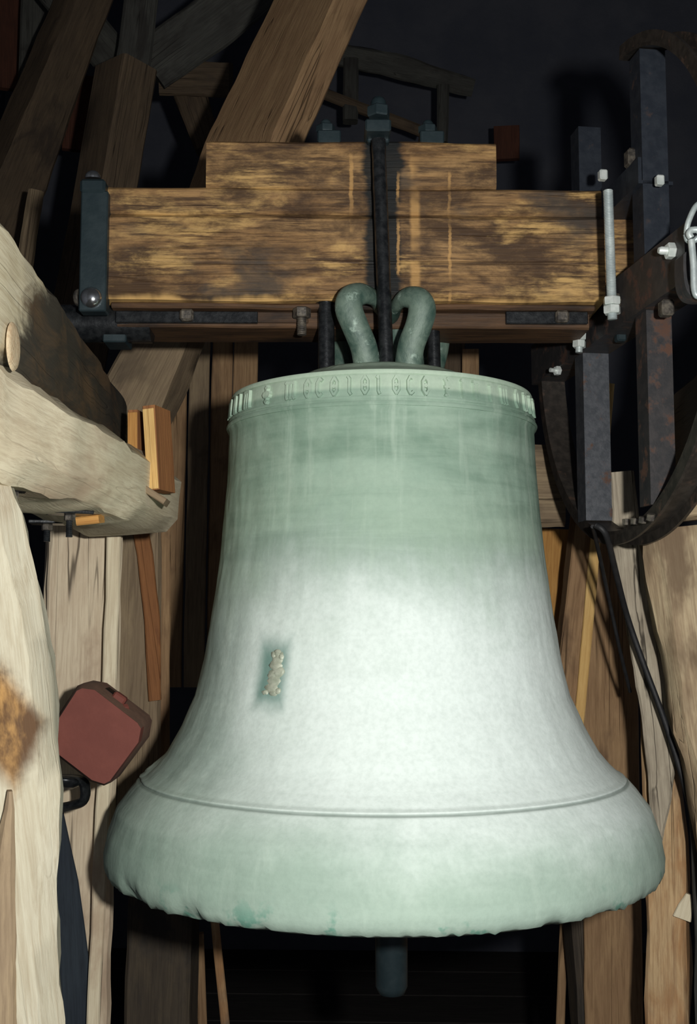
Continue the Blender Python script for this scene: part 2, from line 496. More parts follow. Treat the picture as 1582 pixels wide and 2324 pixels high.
def timber(name, pp, t, mat, label=None, cat=None, roll=0.0, group=None, parent=None, ground=False, **kw):
    """pp: (px, py, depth, face width in px) along the middle of the face turned to the lens, listed from the bottom up"""
    r = rad(roll)
    pts = [P(a, b, d) for a, b, d, w in pp]
    ws = [w*d/F/max(math.cos(r), .3) for a, b, d, w in pp]
    ts = t if isinstance(t, (list, tuple)) else [t]*len(pp)
    if ground:
        dv = pts[0]-pts[1]
        if pts[0].z > .01: pts[0] = pts[0] + dv*(pts[0].z/max(-dv.z, .05))
    o = loft(name, pts, ws, ts, None, mat, parent, r, **kw)
    return tag(o, label, cat, group)

# ================================================================== FLOOR (below the frame)
fl_m = wood('belfry_floor_boards', (.05,.045,.04), (.04,.036,.033), (.025,.022,.02), None, 0, .5)
RX, RY0, RY1, RH = 2.7, -3.8, 5.0, 7.2
mb = MB(); mb.box((-RX, RY0, -.10), (RX, RY1, -.04))
fo = mb.build('floor', fl_m); tag(fo, kind='structure')
for i in range(20):
    mb = MB(); mb.box((-RX, 0, -.04), (RX, .432, 0.0), .006)
    p = mb.build('floor_plank', fl_m, fo); p.location = (0, RY0 + i*.44, 0)
wm, nt, b = newmat('dark_tower_masonry'); g = N(nt)
v = g.map(g.coord(), (1,1,1))
g.l(g.mix(g.ramp(g.noise(v, 2.2, 6, .6), .35, .7), (.085,.092,.115), (.115,.12,.14)), b.inputs['Base Color'])
b.inputs['Roughness'].default_value = .95; b.inputs['Specular IOR Level'].default_value = .1
g.l(g.bump(g.noise(v, 5, 6, .6), .02, .6), b.inputs['Normal'])
for nm, lo, hi in (('wall_back', (-RX, RY1, -.1), (RX, RY1+.3, RH)), ('wall_front', (-RX, RY0-.3, -.1), (RX, RY0, RH)),
                   ('wall_left', (-RX-.3, RY0-.3, -.1), (-RX, RY1+.3, RH)), ('wall_right', (RX, RY0-.3, -.1), (RX+.3, RY1+.3, RH))):
    mb = MB(); mb.box(lo, hi); tag(mb.build(nm, wm), kind='structure')

# ================================================================== SIDE FRAME, LEFT
def zrel(z): return ZE + z
def fr(x, d, z): return Vector((x, d - D0, ZE + z))
# upper bearer: inner face towards the bell, running away from the lens
o = loft('frame_beam', [fr(-.519,1.15,.480), fr(-.553,1.6,.480), fr(-.600,2.2,.478), fr(-.634,2.74,.468)], [.23,.23,.21,.18], [.22]*4,
         (1,.07,0), W['greased'], rough=.012, seg=40, bev=.03, seed=3)
tag(o, 'pale upper side beam at upper left with black grease stain and round knot', 'beam')
# knot in its near end
kn = wood('knot_wood', (.60,.50,.33), (.54,.42,.26), (.42,.28,.16), None, 0, .2)
mb = MB(); c = fr(-.5475,1.615,.40)
mb.lathe([(.037,0),(.034,.003),(.026,.0045),(.013,.005),(.003,.005)], 20, axis_m(c - Vector((.001,0,0)), (1,.07,0)))
k = mb.build('knot', kn); k.parent = o; k.matrix_parent_inverse = o.matrix_world.inverted()
o = loft('frame_beam', [fr(-.528,1.15,.300), fr(-.545,1.6,.296), fr(-.522,2.1,.294), fr(-.497,2.72,.285)], [.18,.172,.172,.165], [.26]*4,
         (1,-.05,0), W['pale'], rough=.014, seg=40, bev=.035, seed=11)
tag(o, 'pale lower side beam at left with bolted plates under it', 'beam')

# bolted plates under the lower beam
def plate_bolt(px, py, d, label, wpx=70, rot=.5, long=40):
    p = P(px, py, d); e = empty('bolt_plate', p, label, 'bolt', 0, 'bolted plates below the left beam')
    s = d/F
    mb = MB(); mb.box((-wpx*.5*s, -wpx*.42*s, 0), (wpx*.5*s, wpx*.42*s, .008), .002, Matrix.Rotation(rot, 4, 'Z')); mb.build('plate', M_['black'], e)
    mb = MB(); hexnut(mb, (0,0,0), (0,0,-1), 13*s, 14*s); mb.build('nut', M_['dullbolt'], e)
    mb = MB(); thread(mb, (0,0,-14*s), (0,0,-long*s), 8*s, .004); mb.build('bolt_end', M_['black'], e)
plate_bolt(158, 1168, 2.2, 'iron plate with nut beside orange wedge under left beam', 92, .55, 52)
plate_bolt(107, 1190, 2.42, 'iron plate with nut behind, lowest under left beam', 78, .2, 40)
plate_bolt(30, 1117, 1.85, 'iron plate with nut at the left picture edge under beam', 60, .4, 16)
timber('wooden_wedge', [(172,1184,2.24,20), (224,1178,2.24,20)], .05, W['orange'], 'small orange wooden wedge under the left beam', 'wedge', bev=.003, rough=.001, seg=4)

# post and boards below it
o = timber('frame_post', [(150,2560,2.86,185), (168,1990,2.86,176), (186,1500,2.86,172), (196,1176,2.86,168)], .16, W['post'],
       'wide pale frame post with long cracks behind the red hammer', 'post', roll=-4, rough=.006, seg=40, ground=True)
timber('post_batten', [(203,2560,2.82,26), (225,2000,2.82,30), (252,1500,2.82,32), (262,1096,2.82,32)], .035, W['pale'],
       'narrow pale batten up the right edge of the wide post', 'batten', rough=.003, seg=34, bev=.004, ground=True)
timber('frame_post', [(292,1950,3.35,112), (312,1700,3.35,108), (318,1112,3.35,100)], .12, W['greybrown'],
       'brown knotty post right of the pale batten, half in bell shadow', 'post', roll=-6, rough=.004, seg=30)
timber('brace_lath', [(352,1590,3.33,28), (345,1400,3.33,36), (330,1260,3.33,36), (303,1112,3.33,34)], .03, W['red'],
       'reddish-brown slanting lath on the knotty left post', 'lath', rough=.003, seg=16, bev=.004)
timber('frame_plank', [(362,1800,3.5,44), (366,1185,3.5,44)], .05, W['brown'],
       'brown upright board behind the slanting lath', 'plank', rough=.003, seg=22, bev=.004)

timber('shade_board', [(172,2560,2.84,104), (164,2250,2.84,90), (150,2000,2.84,54), (134,1826,2.84,12)], .012, W['blueshade'],
       'tapering blue-black board standing in for shade on the foot of the wide post', 'board', rough=.002, seg=18, bev=.003, ground=True)  # thin dark board added where shade lies on the post foot
# near strut
timber('frame_strut', [(38,2560,1.66,205), (28,2050,1.66,190), (34,1760,1.66,188), (10,1500,1.66,200), (-48,1250,1.66,215), (-100,1050,1.66,215), (-160,850,1.66,215)], .14,
       W['nearburn'], 'bleached near strut at the left picture edge with scorched knot', 'strut', roll=4, rough=.012, seg=44, bev=.03, seed=5)
timber('strut_board', [(2,2560,1.645,74), (4,2200,1.645,66), (10,1900,1.645,40), (16,1796,1.645,10)], .03, W['greybrown'],
       'rough grey-brown board nailed to the near left strut, at lower left', 'plank', rough=.006, seg=18, bev=.006)

# small boards at the end of the lower beam
def edged(o, mat, w, L):
    mb = MB(); mb.box((.002, -w*.5, -.002), (L-.002, w*.5, .003), .001); return mb.build('sawn_edge', mat, o, 30)
o = timber('end_board', [(301,1076,2.47,24), (301,930,2.47,22)], .05, W['red'], 'short orange board, left one of the pair at beam end', 'board', roll=20, group='short boards at the beam end', rough=.001, seg=6, bev=.0015)
edged(o, W['orange'], 23*2.47/F, 146*2.47/F)
o = timber('end_board', [(348,1112,2.42,26), (336,920,2.42,28)], .09, W['red'], 'short board with bright golden edge, right one of the pair at beam end', 'board', roll=24, group='short boards at the beam end', rough=.001, seg=6, bev=.0015)
edged(o, W['golden'], 27*2.42/F, 192*2.42/F)
timber('end_board', [(291,1084,2.385,13), (374,1138,2.385,16)], .05, W['greybrown'], 'grey ledge strip under the two short boards', 'board', rough=.002, seg=6, bev=.002)

# ================================================================== RIGHT SIDE TIMBERS
o = loft('frame_beam', [fr(.62,1.3,.44), fr(.66,2.0,.44), fr(.735,2.95,.42)], [.22,.22,.30], [.22]*3,
         (-1,.07,0), W['soot'], rough=.010, seg=24, bev=.03, seed=21)
tag(o, 'dark greasy side beam behind the steel wheel at right', 'beam')
timber('frame_beam', [(1190,1104,3.25,190), (1284,1104,3.25,186)], .16, W['greybrown'], 'grey beam end between the bell and the steel wheel', 'beam', rough=.006, seg=8, bev=.015)
timber('frame_plank', [(1230,1720,3.75,90), (1256,1200,3.75,84)], .06, W['orange'], 'orange upright board directly right of the bell waist', 'plank', rough=.003, seg=24, bev=.004)
timber('frame_post', [(1272,1900,3.40,70), (1300,1500,3.40,58), (1330,1190,3.40,52), (1362,860,3.40,46)], .10, W['brown'], 'dark brown leaning post behind the left steel spoke', 'post', roll=-10, rough=.003, seg=28, bev=.005)
timber('post_batten', [(1288,1900,3.38,22), (1318,1600,3.38,22), (1350,1240,3.38,24), (1386,870,3.38,18)], .02, W['golden'], 'bright golden batten leaning along brown post at right', 'batten', rough=.002, seg=28, bev=.003)
timber('frame_plank', [(1388,1900,3.55,125), (1384,1600,3.55,125), (1380,1200,3.55,100)], .05, W['brown'], 'wide brown board between golden batten and weathered post', 'plank', rough=.004, seg=28, bev=.004, ground=True)
timber('frame_plank', [(1490,1930,2.90,14), (1500,1820,2.90,50), (1502,1700,2.90,70), (1474,1500,2.90,76), (1434,1300,2.90,68), (1420,1210,2.90,62), (1412,1070,2.90,56)], .05, W['weathered'],
       'weathered grey board leaning below the steel wheel rim', 'plank', rough=.008, seg=40, bev=.006)
timber('frame_post', [(1514,2560,2.97,92), (1512,2200,2.97,88), (1508,1900,2.97,84), (1484,1600,2.97,60)], .12, W['orangebrown'],
       'orange-brown post with pale sapwood right of the bell lip', 'post', roll=6, rough=.008, seg=34, bev=.01, ground=True)
timber('sapwood_chip', [(1548,2086,2.94,40), (1556,2062,2.94,34), (1563,2030,2.94,10)], .02, W['pale'], 'pale split chip of wood on the right post', 'chip', rough=.004, seg=4, bev=.003)
timber('frame_strut', [(1740,2400,2.66,180), (1700,2000,2.66,180), (1648,1700,2.66,175), (1592,1450,2.66,175), (1545,1195,2.66,165)], .14, W['rightstrut'],
       'broad pale strut at the right picture edge under the wheel', 'strut', roll=-10, rough=.016, seg=40, bev=.03, seed=31, ground=True)
timber('frame_post', [(1610,2560,2.85,50), (1596,2000,2.85,44), (1560,1700,2.85,20)], .08, W['dim'],
       'dark narrow post in the lower right corner', 'post', rough=.006, seg=16, bev=.008, ground=True)
timber('frame_block', [(1556,1150,2.75,64), (1720,1130,2.75,70)], .1, W['rightstrut'], 'pale block above the broad right strut at picture edge', 'block', rough=.006, seg=6)

# ================================================================== BELOW THE BELL
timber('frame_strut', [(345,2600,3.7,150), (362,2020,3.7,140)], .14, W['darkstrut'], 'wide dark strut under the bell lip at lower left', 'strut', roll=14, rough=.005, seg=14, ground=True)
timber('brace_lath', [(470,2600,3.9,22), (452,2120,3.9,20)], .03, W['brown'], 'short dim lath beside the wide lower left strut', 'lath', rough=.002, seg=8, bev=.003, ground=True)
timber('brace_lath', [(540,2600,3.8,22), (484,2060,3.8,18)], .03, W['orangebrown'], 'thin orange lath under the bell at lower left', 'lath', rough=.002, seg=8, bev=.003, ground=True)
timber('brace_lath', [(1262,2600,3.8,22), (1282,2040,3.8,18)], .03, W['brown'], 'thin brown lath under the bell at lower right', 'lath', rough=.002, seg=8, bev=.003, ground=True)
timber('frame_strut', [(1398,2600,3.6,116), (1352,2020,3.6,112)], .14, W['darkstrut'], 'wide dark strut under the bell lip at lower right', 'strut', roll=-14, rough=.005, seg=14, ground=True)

# ================================================================== ABOVE AND BEHIND
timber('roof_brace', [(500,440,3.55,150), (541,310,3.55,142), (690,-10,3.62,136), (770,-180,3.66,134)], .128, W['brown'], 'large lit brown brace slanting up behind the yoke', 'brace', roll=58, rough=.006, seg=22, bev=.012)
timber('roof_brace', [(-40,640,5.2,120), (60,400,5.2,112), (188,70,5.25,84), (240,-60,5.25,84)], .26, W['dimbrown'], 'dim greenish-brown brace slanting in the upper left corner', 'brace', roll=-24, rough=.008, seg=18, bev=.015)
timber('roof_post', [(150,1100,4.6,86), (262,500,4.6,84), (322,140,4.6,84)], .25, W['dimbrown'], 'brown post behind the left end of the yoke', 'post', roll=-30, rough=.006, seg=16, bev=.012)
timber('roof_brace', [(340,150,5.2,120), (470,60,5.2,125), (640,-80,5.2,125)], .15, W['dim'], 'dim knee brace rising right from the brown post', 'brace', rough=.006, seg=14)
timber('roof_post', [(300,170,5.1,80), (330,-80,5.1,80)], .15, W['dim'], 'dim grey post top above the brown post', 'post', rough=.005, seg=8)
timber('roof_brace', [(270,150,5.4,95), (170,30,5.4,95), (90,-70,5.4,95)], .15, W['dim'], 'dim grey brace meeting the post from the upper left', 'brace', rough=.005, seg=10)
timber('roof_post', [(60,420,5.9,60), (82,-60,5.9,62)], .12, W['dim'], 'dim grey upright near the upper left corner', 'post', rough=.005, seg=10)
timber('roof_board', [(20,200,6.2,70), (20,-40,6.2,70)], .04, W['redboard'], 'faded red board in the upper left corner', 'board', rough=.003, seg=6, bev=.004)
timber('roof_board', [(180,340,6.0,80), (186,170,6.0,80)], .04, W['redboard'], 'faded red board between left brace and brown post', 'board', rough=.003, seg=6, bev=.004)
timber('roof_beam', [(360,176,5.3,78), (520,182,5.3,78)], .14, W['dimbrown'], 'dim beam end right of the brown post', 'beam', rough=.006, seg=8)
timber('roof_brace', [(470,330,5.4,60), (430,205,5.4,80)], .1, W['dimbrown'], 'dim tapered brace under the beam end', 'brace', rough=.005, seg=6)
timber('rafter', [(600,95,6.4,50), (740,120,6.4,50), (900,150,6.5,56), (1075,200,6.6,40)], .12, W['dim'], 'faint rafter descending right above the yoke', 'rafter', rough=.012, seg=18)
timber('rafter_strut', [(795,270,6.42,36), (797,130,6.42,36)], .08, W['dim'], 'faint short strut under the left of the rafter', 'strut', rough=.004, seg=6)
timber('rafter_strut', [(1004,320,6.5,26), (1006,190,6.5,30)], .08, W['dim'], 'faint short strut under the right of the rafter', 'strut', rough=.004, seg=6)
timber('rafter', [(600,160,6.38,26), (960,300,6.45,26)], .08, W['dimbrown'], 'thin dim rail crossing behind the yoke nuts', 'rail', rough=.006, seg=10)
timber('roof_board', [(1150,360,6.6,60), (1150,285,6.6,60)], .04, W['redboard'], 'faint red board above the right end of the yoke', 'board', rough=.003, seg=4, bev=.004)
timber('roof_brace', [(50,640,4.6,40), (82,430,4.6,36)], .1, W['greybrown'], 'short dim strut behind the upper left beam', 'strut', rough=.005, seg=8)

# below the yoke on the left
timber('knee_brace', [(262,960,3.25,150), (318,850,3.25,140), (372,740,3.25,120), (420,640,3.25,110)], .16, W['greybrown'], 'thick knee brace below the left half of the yoke', 'brace', roll=24, rough=.005, seg=14)
for i, (x, w, dd) in enumerate(((402,44,4.3), (452,46,4.28), (503,48,4.31), (556,56,4.29))):
    timber('background_board', [(x-12,1560,dd,w), (x,900,dd,w), (x+6,640,dd,w)], .03, W['brown' if i != 1 else 'greybrown'],
           ['upright board nearest the knee brace behind the bell', 'second upright board from the knee brace behind the bell', 'third upright board from the knee brace behind the bell', 'upright board farthest from the knee brace, above bell shoulder'][i],
           'plank', group='upright boards behind the bell', rough=.003, seg=20, bev=.004)
# below the yoke on the right
timber('background_board', [(1030,1100,4.2,48), (1032,640,4.2,48)], .03, W['dimbrown'], 'dim upright board behind the crown, right of the tie rod', 'plank', rough=.003, seg=8, bev=.004)
timber('background_board', [(1066,1100,4.1,40), (1068,792,4.1,38)], .03, W['brown'], 'short brown upright board above the right bell shoulder', 'plank', rough=.003, seg=8, bev=.004)

# ================================================================== BELL
sil = [(902,330),(907,338),(914,341),(950,345),(969,348.5),(977,350),(985,346.5),(1004,347.5),(1050,349.5),(1100,353.5),(1180,361),(1260,370),(1340,381),(1420,394),(1500,409),
       (1580,429),(1650,460),(1710,494),(1740,519),(1757,537),(1763,543),(1770,556),(1800,583),(1840,613),(1900,635),(1950,645),(1972,644),(1988,636)]
prof = []
for (py, w) in sil:
    v = ray(866.0 + w, py)
    h2 = v.x*v.x + v.y*v.y
    t = D0*v.y/h2
    prof.append((abs(v.x)*D0/math.sqrt(h2), C.z + v.z*t))
ZLIP = prof[-1][1]
zt0 = prof[0][1]
top = [(.02, zt0+.058), (.155, zt0+.058), (.185, zt0+.055), (.20, zt0+.048), (.215, zt0+.040), (.28, zt0+.017), (.318, zt0+.006)]
prof = top + prof
TOPZ = prof[0][1]
BZ = ZLIP
# refine rows
rows = []
for i in range(len(prof)-1):
    (r0, z0), (r1, z1) = prof[i], prof[i+1]
    n = max(1, int(math.hypot(r1-r0, z1-z0)/(.0028 if i in (len(prof)-8, len(prof)-7, len(prof)-9, len(prof)-10) else .012)))
    for k in range(n):
        rows.append((r0+(r1-r0)*k/n, z0+(z1-z0)*k/n))
rows.append(prof[-1])
n_out = len(rows)
inner = [(prof[-1][0]-.02, ZLIP-.008), (prof[-1][0]-.06, ZLIP+.004), (.50, ZLIP+.16), (.40, ZLIP+.34), (.335, ZLIP+.60), (.30, ZLIP+.95), (.22, ZLIP+1.06), (.02, ZLIP+1.08)]
rows += inner
def surf(px, py):
    """hit of the pixel's ray with the bell"""
    v = ray(px, py).normalized(); t = 1.2
    while t < 3.2:
        p = C + v*t; r = math.hypot(p.x, p.y)
        for i in range(len(prof)-1):
            (r0, z0), (r1, z1) = prof[i], prof[i+1]
            if z1 <= p.z <= z0 and z0 != z1:
                if r < r0+(r1-r0)*(p.z-z0)/(z1-z0): return p
        t += .004
    return None
def rad_at(z):
    for i in range(len(prof)-1):
        (r0, z0), (r1, z1) = prof[i], prof[i+1]
        if z1 <= z <= z0 and z0 != z1: return r0+(r1-r0)*(z-z0)/(z1-z0)
    return .3
bell = empty('bell', (0, 0, ZLIP), 'large green bronze bell with inscription band hanging in the centre', 'bell')
rp = surf(622, 1528)
ra = math.atan2(rp.y, rp.x)
rt = Vector((-math.sin(ra), math.cos(ra), 0))
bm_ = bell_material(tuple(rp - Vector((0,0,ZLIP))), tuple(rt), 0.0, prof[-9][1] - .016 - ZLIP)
SEG = 288
V = []; Fc = []
zst = [z for (r, z) in prof if abs(r - prof[-9][0]) < 1e-6][0]
for k, (r, z) in enumerate(rows):
    for i in range(SEG):
        a = 2*PI*i/SEG
        cs, sn = math.cos(a), math.sin(a)
        rr, zz = r, z
        q = Vector((cs*3, sn*3, z*3))
        rr += .0022*noise.noise(q*2.2) + .0012*noise.noise(q*7)
        if k < n_out:
            lipw = max(0.0, 1-(z-ZLIP)/.05)
            chip = noise.noise(Vector((cs*9, sn*9, 1.7))) + .7*noise.noise(Vector((cs*24, sn*24, 4.1)))
            zz += lipw*max(0.0, chip-.35)*.020 + lipw*.006*noise.noise(Vector((cs*50, sn*50, 2))) + lipw*.005*noise.noise(Vector((cs*110, sn*110, 5)))
            for (ac, wd, dp) in ((rad(216), .05, .012), (rad(234), .04, .010)):
                da = abs(a-ac)
                if da < wd: zz += lipw*dp*(1-da/wd)**.5; rr -= lipw*dp*.5
            # worn burr on the moulding at the left
            da = abs(a - rad(187)); dz = abs(z - (zst+.004))
            if da < .09 and dz < .03: rr += .012*(1-da/.09)*(1-dz/.03)*(1+.8*noise.noise(Vector((a*40, z*60, 0))))
            # incised line above the sound bow
            dg = abs(z - (zst-.016))
            if dg < .0042: rr -= .0040*(1-dg/.0042)
        else:
            if k == n_out:
                chip = noise.noise(Vector((cs*9, sn*9, 1.7))); zz += max(0, chip-.35)*.012
        V.append((cs*rr, sn*rr, zz-ZLIP))
for k in range(len(rows)-1):
    for i in range(SEG):
        j = (i+1) % SEG
        Fc.append((k*SEG+i, (k+1)*SEG+i, (k+1)*SEG+j, k*SEG+j))
Fc.append(tuple(range(SEG)))
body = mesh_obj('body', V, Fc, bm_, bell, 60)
# mouldings of the inscription band
zb0 = [z for (r, z) in prof][len(top)+4] - ZLIP     # lower fillet
zb1 = [z for (r, z) in prof][len(top)+1] - ZLIP     # upper fillet
def ring(name, z, r, t, n=192):
    mb = MB(); vv = []; ff = []
    for i in range(n):
        a = 2*PI*i/n
        for k in range(6):
            b = 2*PI*k/6
            vv.append(((r+t*math.cos(b))*math.cos(a), (r+t*math.cos(b))*math.sin(a), z+t*1.2*math.sin(b)))
    for i in range(n):
        for k in range(6):
            ff.append((i*6+k, ((i+1)%n)*6+k, ((i+1)%n)*6+(k+1)%6, i*6+(k+1)%6))
    mb.add(vv, ff); return mb.build(name, bm_, bell, 60)
RB = rad_at(ZLIP + (zb0+zb1)*.5)
ib = ring('inscription_band', zb0-.001, rad_at(ZLIP+zb0)+.001, .0045)
ring('band_moulding', zb0+.012, rad_at(ZLIP+zb0+.012)+.000, .003).parent = ib
ring('band_moulding', zb1+.002, rad_at(ZLIP+zb1)+.000, .0045).parent = ib
# gothic letters in relief: strokes in cells 1 wide, 1 high
ZL0 = zb0+.018; ZL1 = zb1-.009; HL = ZL1-ZL0
minim = lambda x: [[(x-.10,.90),(x,1.0),(x+.03,.82),(x+.03,.16),(x+.14,.0)]]
G = {
 'i': minim(0),
 'n': minim(-.22)+minim(.22)+[[(-.2,.80),(-.02,.98),(.2,.92)]],
 'm': minim(-.42)+minim(0)+minim(.42)+[[(-.4,.82),(-.2,.98),(0,.88)],[(0,.82),(.2,.98),(.42,.88)]],
 'o': [[(0,1.0),(-.26,.74),(-.26,.26),(0,0),(.26,.26),(.26,.74),(0,1.0)]],
 'c': [[(.24,.88),(.02,1.0),(-.22,.74),(-.22,.26),(.02,0),(.26,.14)]],
 'l': [[(-.12,1.0),(.02,.88),(.02,.14),(.18,0)]],
 'x': [[(-.2,.95),(-.02,.75),(-.02,.2),(.16,.03)],[(-.24,.5),(.24,.5)],[(.22,.9),(.05,1.0)],[(-.2,.05),(-.05,.0)]],
 '.': [[(0,.58),(.06,.5),(0,.42),(-.06,.5),(0,.58)]],
 '+': [[(0,.95),(0,.05)],[(-.38,.5),(.38,.5)],[(-.14,.86),(0,.98),(.14,.86)],[(-.14,.14),(0,.02),(.14,.14)],[(-.3,.62),(-.42,.5),(-.3,.38)],[(.3,.62),(.42,.5),(.3,.38)],[(-.16,.66),(.16,.34)],[(.16,.66),(-.16,.34)]],
}
def glyph(ch, ang, sc=1.0, width=.0046):
    mb = MB(); a0 = rad(-90 + ang)
    for st in G[ch]:
        for i in range(len(st)-1):
            p = Vector((st[i][0], st[i][1], 0)); q = Vector((st[i+1][0], st[i+1][1], 0))
            p = Vector((p.x*HL*.72*sc, ZL0+p.y*HL, 0)); q = Vector((q.x*HL*.72*sc, ZL0+q.y*HL, 0))
            d = (q-p).normalized(); s = Vector((-d.y, d.x, 0))*width; p = p-d*.001; q = q+d*.001
            vv = []
            for (b, e, hgt) in ((p,-1,-.003),(p,1,-.003),(q,1,-.003),(q,-1,-.003),(p,-.5,.0060),(p,.5,.0060),(q,.5,.0060),(q,-.5,.0060)):
                w = b + s*e
                aa = a0 + w.x/RB; r = rad_at(ZLIP+w.y)+hgt
                vv.append((r*math.cos(aa), r*math.sin(aa), w.y))
            mb.add(vv, [(0,1,5,4),(1,2,6,5),(2,3,7,6),(3,0,4,7),(4,5,6,7)])
    return mb.build('cross' if ch == '+' else 'letter', bm_, ib, 0)
for ch, an in (('i',-80),('m',-74),('n',-66.5),('i',-61.5),('m',-55.5),('+',-43.3),('m',-32.4),('o',-25.3),('.',-25.3),('c',-21),('o',-15.7),('.',-15.7),('l',-10.6),('o',-5.3),('.',-5.3),
               ('i',-1),('o',5),('.',5),('c',9.7),('o',14.9),('.',14.9),('x',22.3),('i',28.4),('n',34),('i',40.5),('m',47.5),('o',56),('n',63),('i',69),('m',76)):
    glyph(ch, an, .80)
# cast figure in relief on the waist
def relief():
    mb = MB(); rng = random.Random(4)
    t = rt; nz = Vector((math.cos(ra), math.sin(ra), 0)); up = Vector((0,0,1))
    sl = (rad_at(rp.z-.03)-rad_at(rp.z+.03))/.06
    nn = (nz + up*sl).normalized(); uu = (up - nz*sl).normalized()
    if t.x < 0: t = -t
    base = rp - Vector((0,0,ZLIP))
    # (u, v, width, height) of blobs in px about the centre (622,1528); positive v up
    B = [(4,46,13,12),(-4,42,9,11),(12,38,9,14),(4,30,17,12),(4,18,18,16),(8,4,17,18),(0,-4,15,16),(3,-18,17,18),(0,-34,19,16),(-12,-45,11,8),(6,-46,12,8),(14,-40,8,10)]
    s = 2.24/F
    for (u, v, w, h) in B:
        c = base + t*(u*1.35*s) + uu*(v*s) - nn*.002
        vv = []; ff = []; n = 10
        for k in range(4):
            ph = k/4*PI/2
            for i in range(n):
                a = 2*PI*i/n
                j = 1+.14*rng.uniform(-1,1)
                vv.append(c + t*(math.cos(a)*math.cos(ph)*w*1.25*s*j) + uu*(math.sin(a)*math.cos(ph)*h*s*j) + nn*(math.sin(ph)*.008*j))
        vv.append(c + nn*.0085)
        for k in range(3):
            for i in range(n): ff.append((k*n+i, k*n+(i+1)%n, (k+1)*n+(i+1)%n, (k+1)*n+i))
        for i in range(n): ff.append((3*n+i, 3*n+(i+1)%n, 4*n))
        mb.add(vv, ff)
    rm = metal('pale_worn_relief', (.34,.38,.29), (.50,.53,.42), .5, .1, 60)
    o = mb.build('relief_figure', rm, bell, 70)
    o['label'] = 'small worn cast figure in relief'
relief()
# small dark scar on the waist
sp = surf(725, 1213); mb = MB()
sa = math.atan2(sp.y, sp.x); st_ = Vector((-math.sin(sa), math.cos(sa), 0))
if st_.x < 0: st_ = -st_
pts = [sp + st_*(u*.00088) + Vector((0,0,v*.00088)) - Vector((0,0,ZLIP)) for u, v in ((-2,14),(1,8),(-4,3),(3,0),(4,-5),(-3,-8),(-5,-5))]
mb.tube(spline([tuple(p) for p in pts], 20), .0016, 6); mb.build('casting_scar', M_['dullbolt'], bell)

# crown loops (canons)
def loop(pp, r, flat=.62, name='crown_loop'):
    pts = spline([tuple(P(a, b, d) - Vector((0,0,ZLIP))) + (w*1.22*d/F,) for a, b, d, w in pp], 36)
    mb = MB(); mb.tube([p[:3] for p in pts], [p[3] for p in pts], 14, flat, up=(0,-1,0))
    return mb.build(name, M_['verdigris'], bell, 60)
loop([(836,850,2.47,26),(826,790,2.455,26),(806,740,2.445,26),(792,702,2.44,27),(797,676,2.44,26),(822,666,2.46,24),(848,676,2.50,22),(862,700,2.56,20)], 0)
loop([(926,850,2.47,27),(932,790,2.455,26),(950,740,2.445,26),(958,704,2.44,27),(948,680,2.44,25),(922,674,2.46,22),(902,690,2.50,20),(892,715,2.56,20)], 0)
loop([(775,850,2.68,20),(778,780,2.70,20),(790,730,2.72,22),(820,705,2.70,22),(850,712,2.66,20)], 0)
loop([(978,850,2.70,22),(990,790,2.72,24),(992,740,2.72,24),(968,706,2.70,24),(920,706,2.66,22)], 0)
mb = MB()
pts = spline([tuple(P(a, b, d) - Vector((0,0,ZLIP))) + (w*d/F,) for a, b, d, w in ((905,850,2.60,34),(905,770,2.60,34),(903,715,2.60,40),(900,680,2.60,34))], 16)
mb.tube([p[:3] for p in pts], [p[3] for p in pts], 16, .7, up=(0,-1,0)); mb.build('crown_centre', M_['verdigris'], bell, 60)

# clapper
cl = empty('bell_clapper', (0.02, .02, ZLIP-.30), 'dark iron clapper hanging below the bell mouth', 'clapper')
zc = P(885, 2255, 2.66).z - (ZLIP-.30)
mb = MB(); mb.lathe([(.012, zc), (.030, zc+.006), (.037, zc+.022), (.038, zc+.22), (.040, zc+.30)], 28); mb.build('tail', M_['blueiron'], cl, 60)
mb = MB(); mb.lathe([(.040, zc+.30), (.075, zc+.36), (.085, zc+.42), (.070, zc+.48), (.03, zc+.54)], 28); mb.build('ball', M_['blueiron'], cl, 60)
mb = MB(); mb.lathe([(.03, zc+.54), (.022, zc+.8), (.02, 1.385)], 20); mb.build('shaft', M_['blueiron'], cl, 60)

